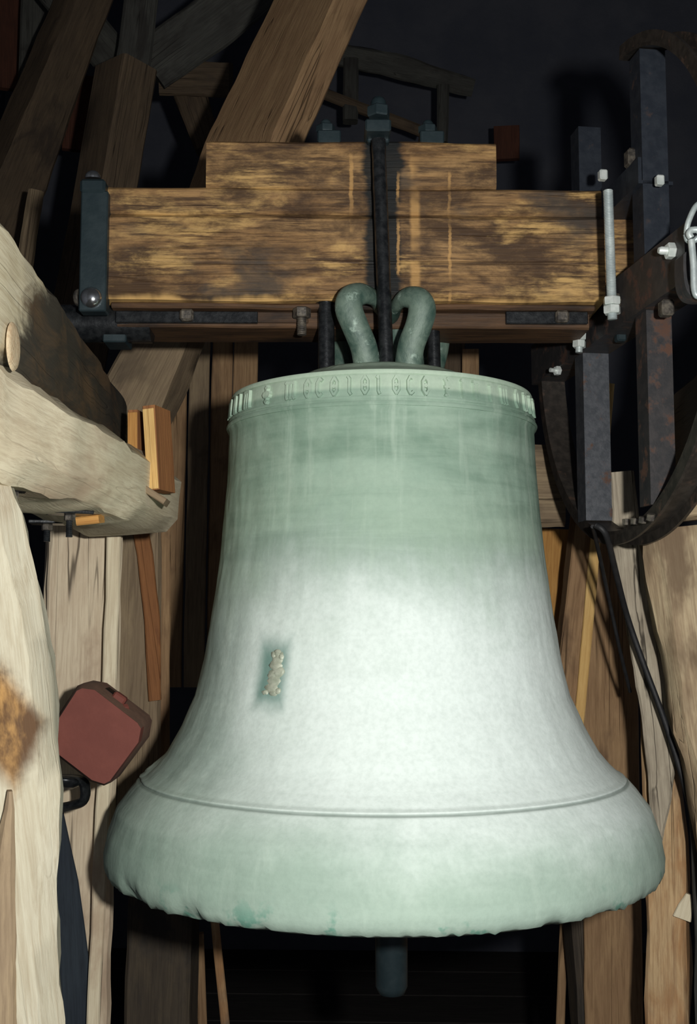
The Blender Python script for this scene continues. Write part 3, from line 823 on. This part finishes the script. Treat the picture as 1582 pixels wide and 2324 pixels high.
# ================================================================== YOKE
YAW = rad(2.6)
yk = empty('bell_yoke', (0, 0, ZE), 'thick scorched wooden bell yoke with iron hardware above the bell', 'yoke', YAW)
YR = Matrix.Rotation(YAW, 3, 'Z')
def Y(px, py, c):
    """pixel to yoke-local point on the plane local y = c"""
    o = YR.transposed() @ (C - Vector((0,0,ZE))); v = YR.transposed() @ ray(px, py)
    return o + v*((c - o.y)/v.y)
def ybeam(name, x0, x1, z0, z1, c0, c1, mat, seg=30, bev=.010, rough=.003, seed=1.0):
    """box timber in yoke space with the grain along x"""
    V = []; Fc = []; n = 0
    zs = [z0, z0+bev] + [z0+bev+(z1-z0-2*bev)*k/5 for k in range(1,5)] + [z1-bev, z1]
    ring = [(c0+bev, z0)] + [(c0, z) for z in zs[1:-1]] + [(c0+bev, z1)] + [(c1-bev, z1), (c1, z1-bev), (c1, z0+bev), (c1-bev, z0)]
    n = len(ring)
    for k in range(seg+1):
        x = x0+(x1-x0)*k/seg
        for (y, z) in ring:
            q = Vector((x*4+seed*9, y*14, z*14+seed))
            V.append((x + (0 if 0 < k < seg else .0), y + rough*noise.noise(q), z + rough*.9*noise.noise(q*1.7+Vector((5,5,5)))*(1.0)))
    for k in range(seg):
        for i in range(n):
            j = (i+1) % n
            Fc.append((k*n+i, k*n+j, (k+1)*n+j, (k+1)*n+i))
    Fc.append(tuple(range(n-1,-1,-1))); Fc.append(tuple(seg*n+i for i in range(n)))
    return mesh_obj(name, V, Fc, mat, yk, 35)
CF = -.115                                    # front face of the yoke
a = Y(240, 415, CF); b = Y(1372, 437, CF); c = Y(240, 673, CF); d = Y(1372, 686, CF)
X0, X1 = (a.x+c.x)/2, (b.x+d.x)/2
ZT = (a.z+b.z)/2; ZB = (c.z+d.z)/2
HSPL = ZT - (ZT-ZB)*.235
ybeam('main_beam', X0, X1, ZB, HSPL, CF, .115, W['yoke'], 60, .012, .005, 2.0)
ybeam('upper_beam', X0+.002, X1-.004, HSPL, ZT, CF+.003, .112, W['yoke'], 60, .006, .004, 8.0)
a = Y(468, 316, CF); b = Y(1126, 323, CF)
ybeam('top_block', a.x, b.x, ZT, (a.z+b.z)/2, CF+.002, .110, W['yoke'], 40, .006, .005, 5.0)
ZTB = (a.z+b.z)/2
# tenon at the right end
a = Y(1372, 447, -.03); b = Y(1436, 447, -.03); c = Y(1436, 640, -.03)
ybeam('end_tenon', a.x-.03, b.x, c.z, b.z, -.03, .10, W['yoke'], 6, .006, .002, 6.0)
# planks under the yoke
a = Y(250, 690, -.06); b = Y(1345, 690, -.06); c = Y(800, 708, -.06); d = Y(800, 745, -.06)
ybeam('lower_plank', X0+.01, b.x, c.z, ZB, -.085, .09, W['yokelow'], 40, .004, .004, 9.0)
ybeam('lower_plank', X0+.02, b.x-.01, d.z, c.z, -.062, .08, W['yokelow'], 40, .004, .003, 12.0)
def ybox(name, pxa, pya, pxb, pyb, c0, c1, mat, bev=.002):
    p = Y(pxa, pya, c0); q = Y(pxb, pyb, c0)
    mb = MB(); mb.box((min(p.x,q.x), c0, min(p.z,q.z)), (max(p.x,q.x), c1, max(p.z,q.z)), bev)
    return mb.build(name, mat, yk, 30)
ybox('strap_plate', 262, 705, 585, 733, -.074, -.055, M_['black'])
ybox('strap_plate', 1148, 706, 1335, 735, -.074, -.055, M_['black'])
ybox('strap_plate', 560, 707, 700, 733, -.068, -.055, W['yokelow'])
for px, py in ((425, 718), (1274, 721)):
    mb = MB(); mb.box((-.016,-.018,-.014), (.016,0,.014), .005); o = mb.build('bolt_head', M_['dullbolt'], yk); o.location = Y(px, py, -.074)
# hanging bolt with nut
mb = MB(); p = Y(685, 722, -.085); hexnut(mb, (0,0,0), (0,0,1), .021, .024); o = mb.build('nut', M_['dullbolt'], yk); o.location = p
mb = MB(); thread(mb, (0,0,0), (0,0,-.040), .0115, .004); o = mb.build('bolt_end', M_['dullbolt'], yk); o.location = p
# iron clamp at the left end
ybox('end_clamp', 184, 432, 240, 706, CF-.022, CF+.02, M_['blueiron'], .003)
ybox('clamp_lug', 181, 404, 238, 436, CF-.028, CF+.05, M_['blueiron'], .006)
mb = MB(); dome(mb, Y(211, 405, CF-.002), (0,-.15,1), .018, .018); mb.build('bolt_head', M_['chrome'], yk, 60)
mb = MB(); dome(mb, Y(208, 676, CF-.022), (0,-1,0), .0245, .020); mb.build('bolt_head', M_['chrome'], yk, 60)
mb = MB(); dome(mb, Y(180, 676, CF), (-1,0,0), .020, .014); mb.build('bolt_head', M_['dullbolt'], yk, 60)
# journal below the clamp
mb = MB(); p = Y(250, 735, -.02); mb.lathe([(.045,-.12),(.045,.10)], 24, axis_m(p, (1,0,0))); mb.build('journal', M_['black'], yk, 60)
ybox('bearing_foot', 233, 742, 286, 776, -.05, .03, M_['blueiron'], .003)
# central tie rod
mb = MB(); p0 = Y(859, 318, CF-.040); p1 = Y(878, 850, CF-.052)
mb.tube([p0.lerp(p1, k/24) for k in range(25)], [.0165+.0012*noise.noise(Vector((k*.7,0,0))) for k in range(25)], 14, 1.0, up=(0,-1,0)); mb.build('tie_rod', M_['black'], yk, 60)
ybox('rod_plate', 829, 268, 888, 296, CF-.065, CF+.03, M_['blueiron'], .004)
ybox('rod_bracket', 833, 294, 884, 322, CF-.020, CF+.03, M_['blueiron'], .003)
mb = MB(); p = Y(859, 268, CF-.040); hexnut(mb, p, (0,0,1), .027, .026, .3); mb.build('nut', M_['blueiron'], yk)
mb = MB(); mb.lathe([(.018,0),(.018,.012),(.014,.020),(.006,.024)], 16, axis_m(p+Vector((0,0,.026)), (0,0,1))); mb.build('rod_end', M_['blueiron'], yk, 60)
for (px, py, pw) in ((747, 319, 28), (981, 320, 29)):
    c0 = CF+.006
    p = Y(px, py, c0); p.z = ZTB
    mb = MB(); mb.box((p.x-pw*.00098, c0, p.z), (p.x+pw*.00098, c0+.06, p.z+.030), .003); mb.build('rod_plate', M_['blueiron'], yk)
    mb = MB(); q = Vector((p.x-.008, c0+.025, p.z+.030)); hexnut(mb, q, (0,0,1), .023, .020, .2); mb.build('nut', M_['blueiron'], yk)
    mb = MB(); mb.lathe([(.013,0),(.013,.007),(.009,.013),(.004,.015)], 14, axis_m(q+Vector((0,0,.020)), (0,0,1))); mb.build('rod_end', M_['blueiron'], yk, 60)
# side rods down to the crown
for (pxa, pya, pxb, pyb, cc, r) in ((740,680,741,850,-.075,.0195), (982,690,986,850,-.03,.0155)):
    p0 = Y(pxa, pya, cc); p1 = Y(pxb, pyb, cc)
    mb = MB(); mb.tube([p0, p0.lerp(p1,.5), p1], r, 16, 1.0, up=(0,-1,0)); mb.build('side_rod', M_['black'], yk, 60)
p = Y(739, 690, -.075); mb = MB(); mb.lathe([(.024,0),(.0245,.003),(.0245,.015),(.024,.018)], 20, axis_m(p, (0,0,1))); mb.build('rod_collar', M_['black'], yk, 60)

kids = {o.name: o for o in yk.children}
def sub(child, parent):
    for o in yk.children:
        if o.name.split('.')[0] == child[0] and (child[1] is None or child[1](o)): o.parent = parent
cmp_ = kids['end_clamp']
def cen(o):
    return sum((Vector(b) for b in o.bound_box), Vector())/8 + o.location
sub(('bolt_head', lambda o: cen(o).x < X0+.01), cmp_)
sub(('bearing_foot', None), kids['journal'])
tr = kids['tie_rod']
sub(('rod_bracket', None), tr); sub(('nut', lambda o: abs(cen(o).x) < .03 and cen(o).z > ZTB), tr); sub(('rod_end', lambda o: abs(cen(o).x) < .03), tr); sub(('rod_plate', lambda o: abs(cen(o).x) < .03), tr)
for o in [o for o in yk.children if o.name.startswith('rod_plate')]:
    x = cen(o).x
    for q in list(yk.children):
        if q.name.split('.')[0] in ('nut', 'rod_end') and abs(cen(q).x-x) < .03 and cen(q).z > ZTB: q.parent = o
for o in [o for o in yk.children if o.name.startswith('strap_plate')]:
    for q in list(yk.children):
        if q.name.startswith('bolt_head') and abs(cen(q).x-cen(o).x) < .2: q.parent = o

# ================================================================== STEEL WHEEL AT THE RIGHT END OF THE YOKE
WY = rad(9.6)
wh_c = fr(.580, 2.60, .750)
wh = empty('ringing_gear', wh_c, 'rusty steel ringing wheel with angle-iron spokes right of the yoke', 'wheel', WY)
RW = .56
def rim(r0, r1, x0, x1, a0=0, a1=2*PI, n=120, name='rim', mat=None):
    vv = []; ff = []; full = abs(a1-a0-2*PI) < 1e-6
    m = n if full else n+1
    for i in range(m):
        a = a0+(a1-a0)*i/n
        for (x, r) in ((x0,r0),(x1,r0),(x1,r1),(x0,r1)):
            vv.append((x, r*math.cos(a), r*math.sin(a)))
    for i in range(n):
        j = (i+1) % m
        for k in range(4): ff.append((i*4+k, i*4+(k+1)%4, j*4+(k+1)%4, j*4+k))
    if not full: ff += [(3,2,1,0), tuple(n*4+k for k in range(4))]
    mb = MB(); mb.add(vv, ff); return mb.build(name, mat or M_['rimiron'], wh, 40)
RA0, RA1 = rad(-262), rad(-4)
rim(RW-.008, RW, -.034, .034, RA0, RA1)
rim(RW, RW+.024, -.034, -.027, RA0, RA1, name='rim_flange')
rim(RW, RW+.024, .027, .034, RA0, RA1, name='rim_flange')
def angle(name, p0, p1, u, v, a, b, th, mat):
    """L-section bar from p0 to p1, legs along u and v"""
    p0 = Vector(p0); p1 = Vector(p1); u = Vector(u); v = Vector(v)
    sec = [(0,0),(a,0),(a,th),(th,th),(th,b),(0,b)]
    vv = [p0+u*x+v*y for x, y in sec] + [p1+u*x+v*y for x, y in sec]
    ff = [(k, (k+1)%6, 6+(k+1)%6, 6+k) for k in range(6)] + [(5,4,3,2,1,0), (6,7,8,9,10,11)]
    mb = MB(); mb.add(vv, ff); return mb.build(name, mat, wh, 20)
# spokes: wheel-local y is depth, z up
for yy, mt in ((.20, M_['steel']), (-.20, M_['rusty'])):
    zz = -math.sqrt(RW*RW-yy*yy)+.012
    angle('spoke', (-.036, yy, zz), (-.036, yy, -.06), (1,0,0), (0,1,0), .068 if yy > 0 else .058, .06, .007, mt)
for yy in (.20, -.20):
    zz = math.sqrt(RW*RW-yy*yy)-.012
    angle('spoke', (-.036, yy, .0), (-.036, yy, zz), (1,0,0), (0,1,0), .060, .06, .007, M_['falloffsteel'])
# horizontal angle irons that carry the wheel under and over the yoke
angle('cross_angle', (-.046, -.42, -.085), (-.046, .60, -.085), (0,0,1), (1,0,0), .115, .080, .008, M_['rusty'])
angle('cross_angle', (-.046, -.20, .20), (-.046, .12, .20), (0,0,1), (1,0,0), .06, .08, .008, M_['falloffsteel'])
# bolts on the lower cross angle
def wbolt(y, z, x=-.075, mat='zinc', r=.017, two=True):
    mb = MB(); hexnut(mb, (x, y, z), (-1,0,0), r, .016); mb.build('nut', M_[mat], wh)
    mb = MB(); mb.lathe([(r*.5,0),(r*.5,.028),(r*.35,.033)], 12, axis_m((x,y,z), (-1,0,0))); mb.build('bolt_end', M_[mat], wh, 60)
wbolt(-.37, -.01, x=-.046); wbolt(-.07, -.03, x=-.046, mat='dullbolt', r=.019)
# threaded rods with double nuts
def vrod(px, pyt, pyb, d, r, nuts=2):
    p0 = P(px[0], pyt, d) - wh_c; p1 = P(px[1], pyb, d) - wh_c
    R = Matrix.Rotation(-WY, 3, 'Z'); p0 = R @ p0; p1 = R @ p1
    mb = MB(); thread(mb, p1, p0, r, .0035, 16); mb.build('threaded_rod', M_['galv'], wh, 60)
    mb = MB(); t = (p0-p1).normalized()
    for k in range(nuts): hexnut(mb, p1 + t*(.012+k*.019), t, r*1.75, .018, .3*k)
    mb.build('lock_nuts', M_['zinc'], wh)
vrod((1380, 1390), 432, 725, 2.36, .0108)
vrod((1316, 1314), 750, 800, 2.70, .0095)
mb = MB(); R_ = Matrix.Rotation(-WY, 3, 'Z'); p = R_ @ (P(1270, 842, 2.95) - wh_c); hexnut(mb, p, (-1,-.3,0), .013, .014); mb.build('nut', M_['zinc'], wh)
mb = MB(); mb.lathe([(.006,0),(.006,.030)], 10, axis_m(p, (-1,-.3,0))); mb.build('bolt_end', M_['zinc'], wh, 60)
for (px, py, d, mt, s) in ((1436, 360, 2.45, 'dullbolt', .020), (1408, 762, 2.62, 'blueiron', .015), (1512, 700, 2.3, 'dullbolt', .017), (1497, 410, 2.35, 'zinc', .011), (1368, 398, 2.5, 'zinc', .012)):
    mb = MB(); mb.box((-s*.8,-s*.8,-s), (s*.8,s*.8,s), s*.25); o = mb.build('bolt_head', M_[mt], wh); o.location = R_ @ (P(px, py, d) - wh_c)
# row of bolt ends inside the rim bottom
for k, (px, py) in enumerate(((1421,1192),(1440,1190),(1458,1187),(1476,1181))):
    p = R_ @ (P(px, py, 2.50-.06*k) - wh_c); mb = MB(); hexnut(mb, p, (0,.25*k*-.6,1), .009, .014); mb.build('nut', M_['dullbolt'], wh)
# hook plate at the near end of the cross angle
mb = MB()
pts = spline([(1541,585),(1541,620),(1545,655),(1556,676),(1575,684),(1600,684)], 20)
q = [P(a, b, 2.12) - wh_c for a, b in pts]; q = [R_ @ v for v in q]
vv = []; ff = []
for v in q:
    vv += [v+Vector((0,-.02,0)), v+Vector((0,.02,0)), v+Vector((.006,.02,.006)), v+Vector((.006,-.02,.006))]
for i in range(len(q)-1):
    for k in range(4): ff.append((i*4+k, i*4+(k+1)%4, (i+1)*4+(k+1)%4, (i+1)*4+k))
ff += [(3,2,1,0), tuple((len(q)-1)*4+k for k in range(4))]
mb.add(vv, ff); mb.build('hook_plate', M_['rusty'], wh, 40)

# chain
ch = empty('chain', P(1575, 690, 2.08), 'grey zinc chain hanging at the right picture edge', 'chain')
def chain_link(pts, r, d):
    mb = MB(); o = ch.location
    q = [P(a, b, d+e) - o for a, b, e in spline(pts, 40)]
    mb.tube(q, r*d/F, 10); return mb.build('chain_link', M_['galv'], ch, 60)
chain_link([(1569,540,0),(1564,530,0),(1572,522,0),(1590,530,0),(1596,600,.01),(1598,660,.01),(1584,672,0),(1576,655,0),(1574,600,0),(1569,545,0)], 8, 2.08)
chain_link([(1558,530,.03),(1562,505,.02),(1578,470,.0),(1594,462,-.01),(1604,480,0),(1596,520,.02),(1578,545,.03),(1562,546,.03),(1557,532,.03)], 7, 2.07)

# ================================================================== HAMMER
hm = empty('bell_hammer', P(222, 1780, 2.48), 'red painted steel bell hammer head left of the bell lip', 'hammer')
ho = hm.location
outer = [(190,1550),(222,1556),(322,1632),(328,1645),(322,1682),(252,1776),(236,1783),(206,1774),(126,1712),(112,1690),(114,1650),(176,1556)]
front = [(182,1577),(206,1578),(300,1652),(310,1664),(304,1688),(246,1768),(236,1774),(212,1766),(136,1708),(124,1690),(126,1656),(172,1582)]
n = len(outer)
front = [(a*.45+c*.55, b*.45+d_*.55) for (a, b), (c, d_) in zip(front, outer)]
V = [P(a, b, 2.44) - ho for a, b in front] + [P(a, b, 2.485) - ho for a, b in outer] + [P(a, b, 2.485) + Vector((-.004,.10,0)) - ho for a, b in outer]
mb = MB(); mb.add(V[:n] + [v + Vector((0,.03,0)) for v in V[:n]], [tuple(range(n-1,-1,-1))] + [(k, (k+1)%n, n+(k+1)%n, n+k) for k in range(n)] + [tuple(range(n, 2*n))])
mb.build('striking_face', M_['redpaint'], hm, 40)
V2 = V[n:]; fi = [v + Vector((0,.002,0)) for v in V[:n]]
mb = MB(); mb.add(fi + V2, [tuple(range(n-1,-1,-1))] + [(k, (k+1)%n, n+(k+1)%n, n+k) for k in range(n)] + [(n+k, n+(k+1)%n, 2*n+(k+1)%n, 2*n+k) for k in range(n)] + [tuple(range(2*n, 3*n))])
mb.build('head', M_['redgrime'], hm, 40)
mb = MB(); p = P(268, 1590, 2.50)-ho; mb.box((-.016,-.012,-.016), (.016,.012,.016), .004, Matrix.Translation(p) @ Matrix.Rotation(.6, 4, 'Y'))
p = P(282, 1603, 2.49)-ho; hexnut(mb, p, (.5,-.6,-.6), .009, .012)
mb.build('lug', M_['redpaint'], hm)
mb = MB(); p = P(246, 1572, 2.52)-ho; mb.box((-.012,-.008,-.006), (.012,.03,.006), .002, Matrix.Translation(p) @ Matrix.Rotation(.6, 4, 'Y')); mb.build('lug_pin', M_['black'], hm)
# iron bracket behind the hammer
hb = empty('hammer_bracket', P(150, 1800, 2.62), 'black iron hook bracket under the red hammer', 'bracket')
o_ = hb.location
mb = MB(); q = [P(a, b, 2.60)-o_ for a, b in spline([(90,1770),(150,1768),(185,1772),(194,1790),(190,1816),(165,1828),(110,1838)], 26)]
mb.tube(q, .011, 8, 2.2, up=(0,-1,0)); mb.build('hook', M_['black'], hb, 60)
mb = MB(); mb.lathe([(.03,0),(.034,.004),(.034,.010),(.02,.018)], 18, axis_m(P(148,1770,2.58)-o_, (0,-.4,-1))); mb.build('boss', M_['black'], hb, 60)

# ================================================================== CABLE AND ITS MODELLED SHADOW ON THE RIGHT
def cable(pp, r, label):
    mb = MB(); p0 = P(*pp[0]); q = [Vector(v) for v in spline([tuple(P(*p)-p0) for p in pp], 60)]
    mb.tube(q, r, 8); o = mb.build('cable', M_['rubber'], None, 60); o.location = p0  # also builds the strand that stands in for the cable's shadow
    return tag(o, label, 'cable')
cable([(1352,1192,2.60),(1376,1215,2.60),(1398,1300,2.70),(1424,1400,2.80),(1462,1510,2.82),(1510,1640,2.82),(1556,1790,2.82),(1600,1960,2.82)], .0075, 'black cable running down over the weathered grey board at right')
cable([(1345,1195,2.62),(1356,1240,2.75),(1380,1350,2.9),(1408,1480,3.0),(1430,1570,3.1)], .005, 'thin black strand standing in for the cable shadow on the brown board')  # dark strand modelled in place of the cable's cast shadow
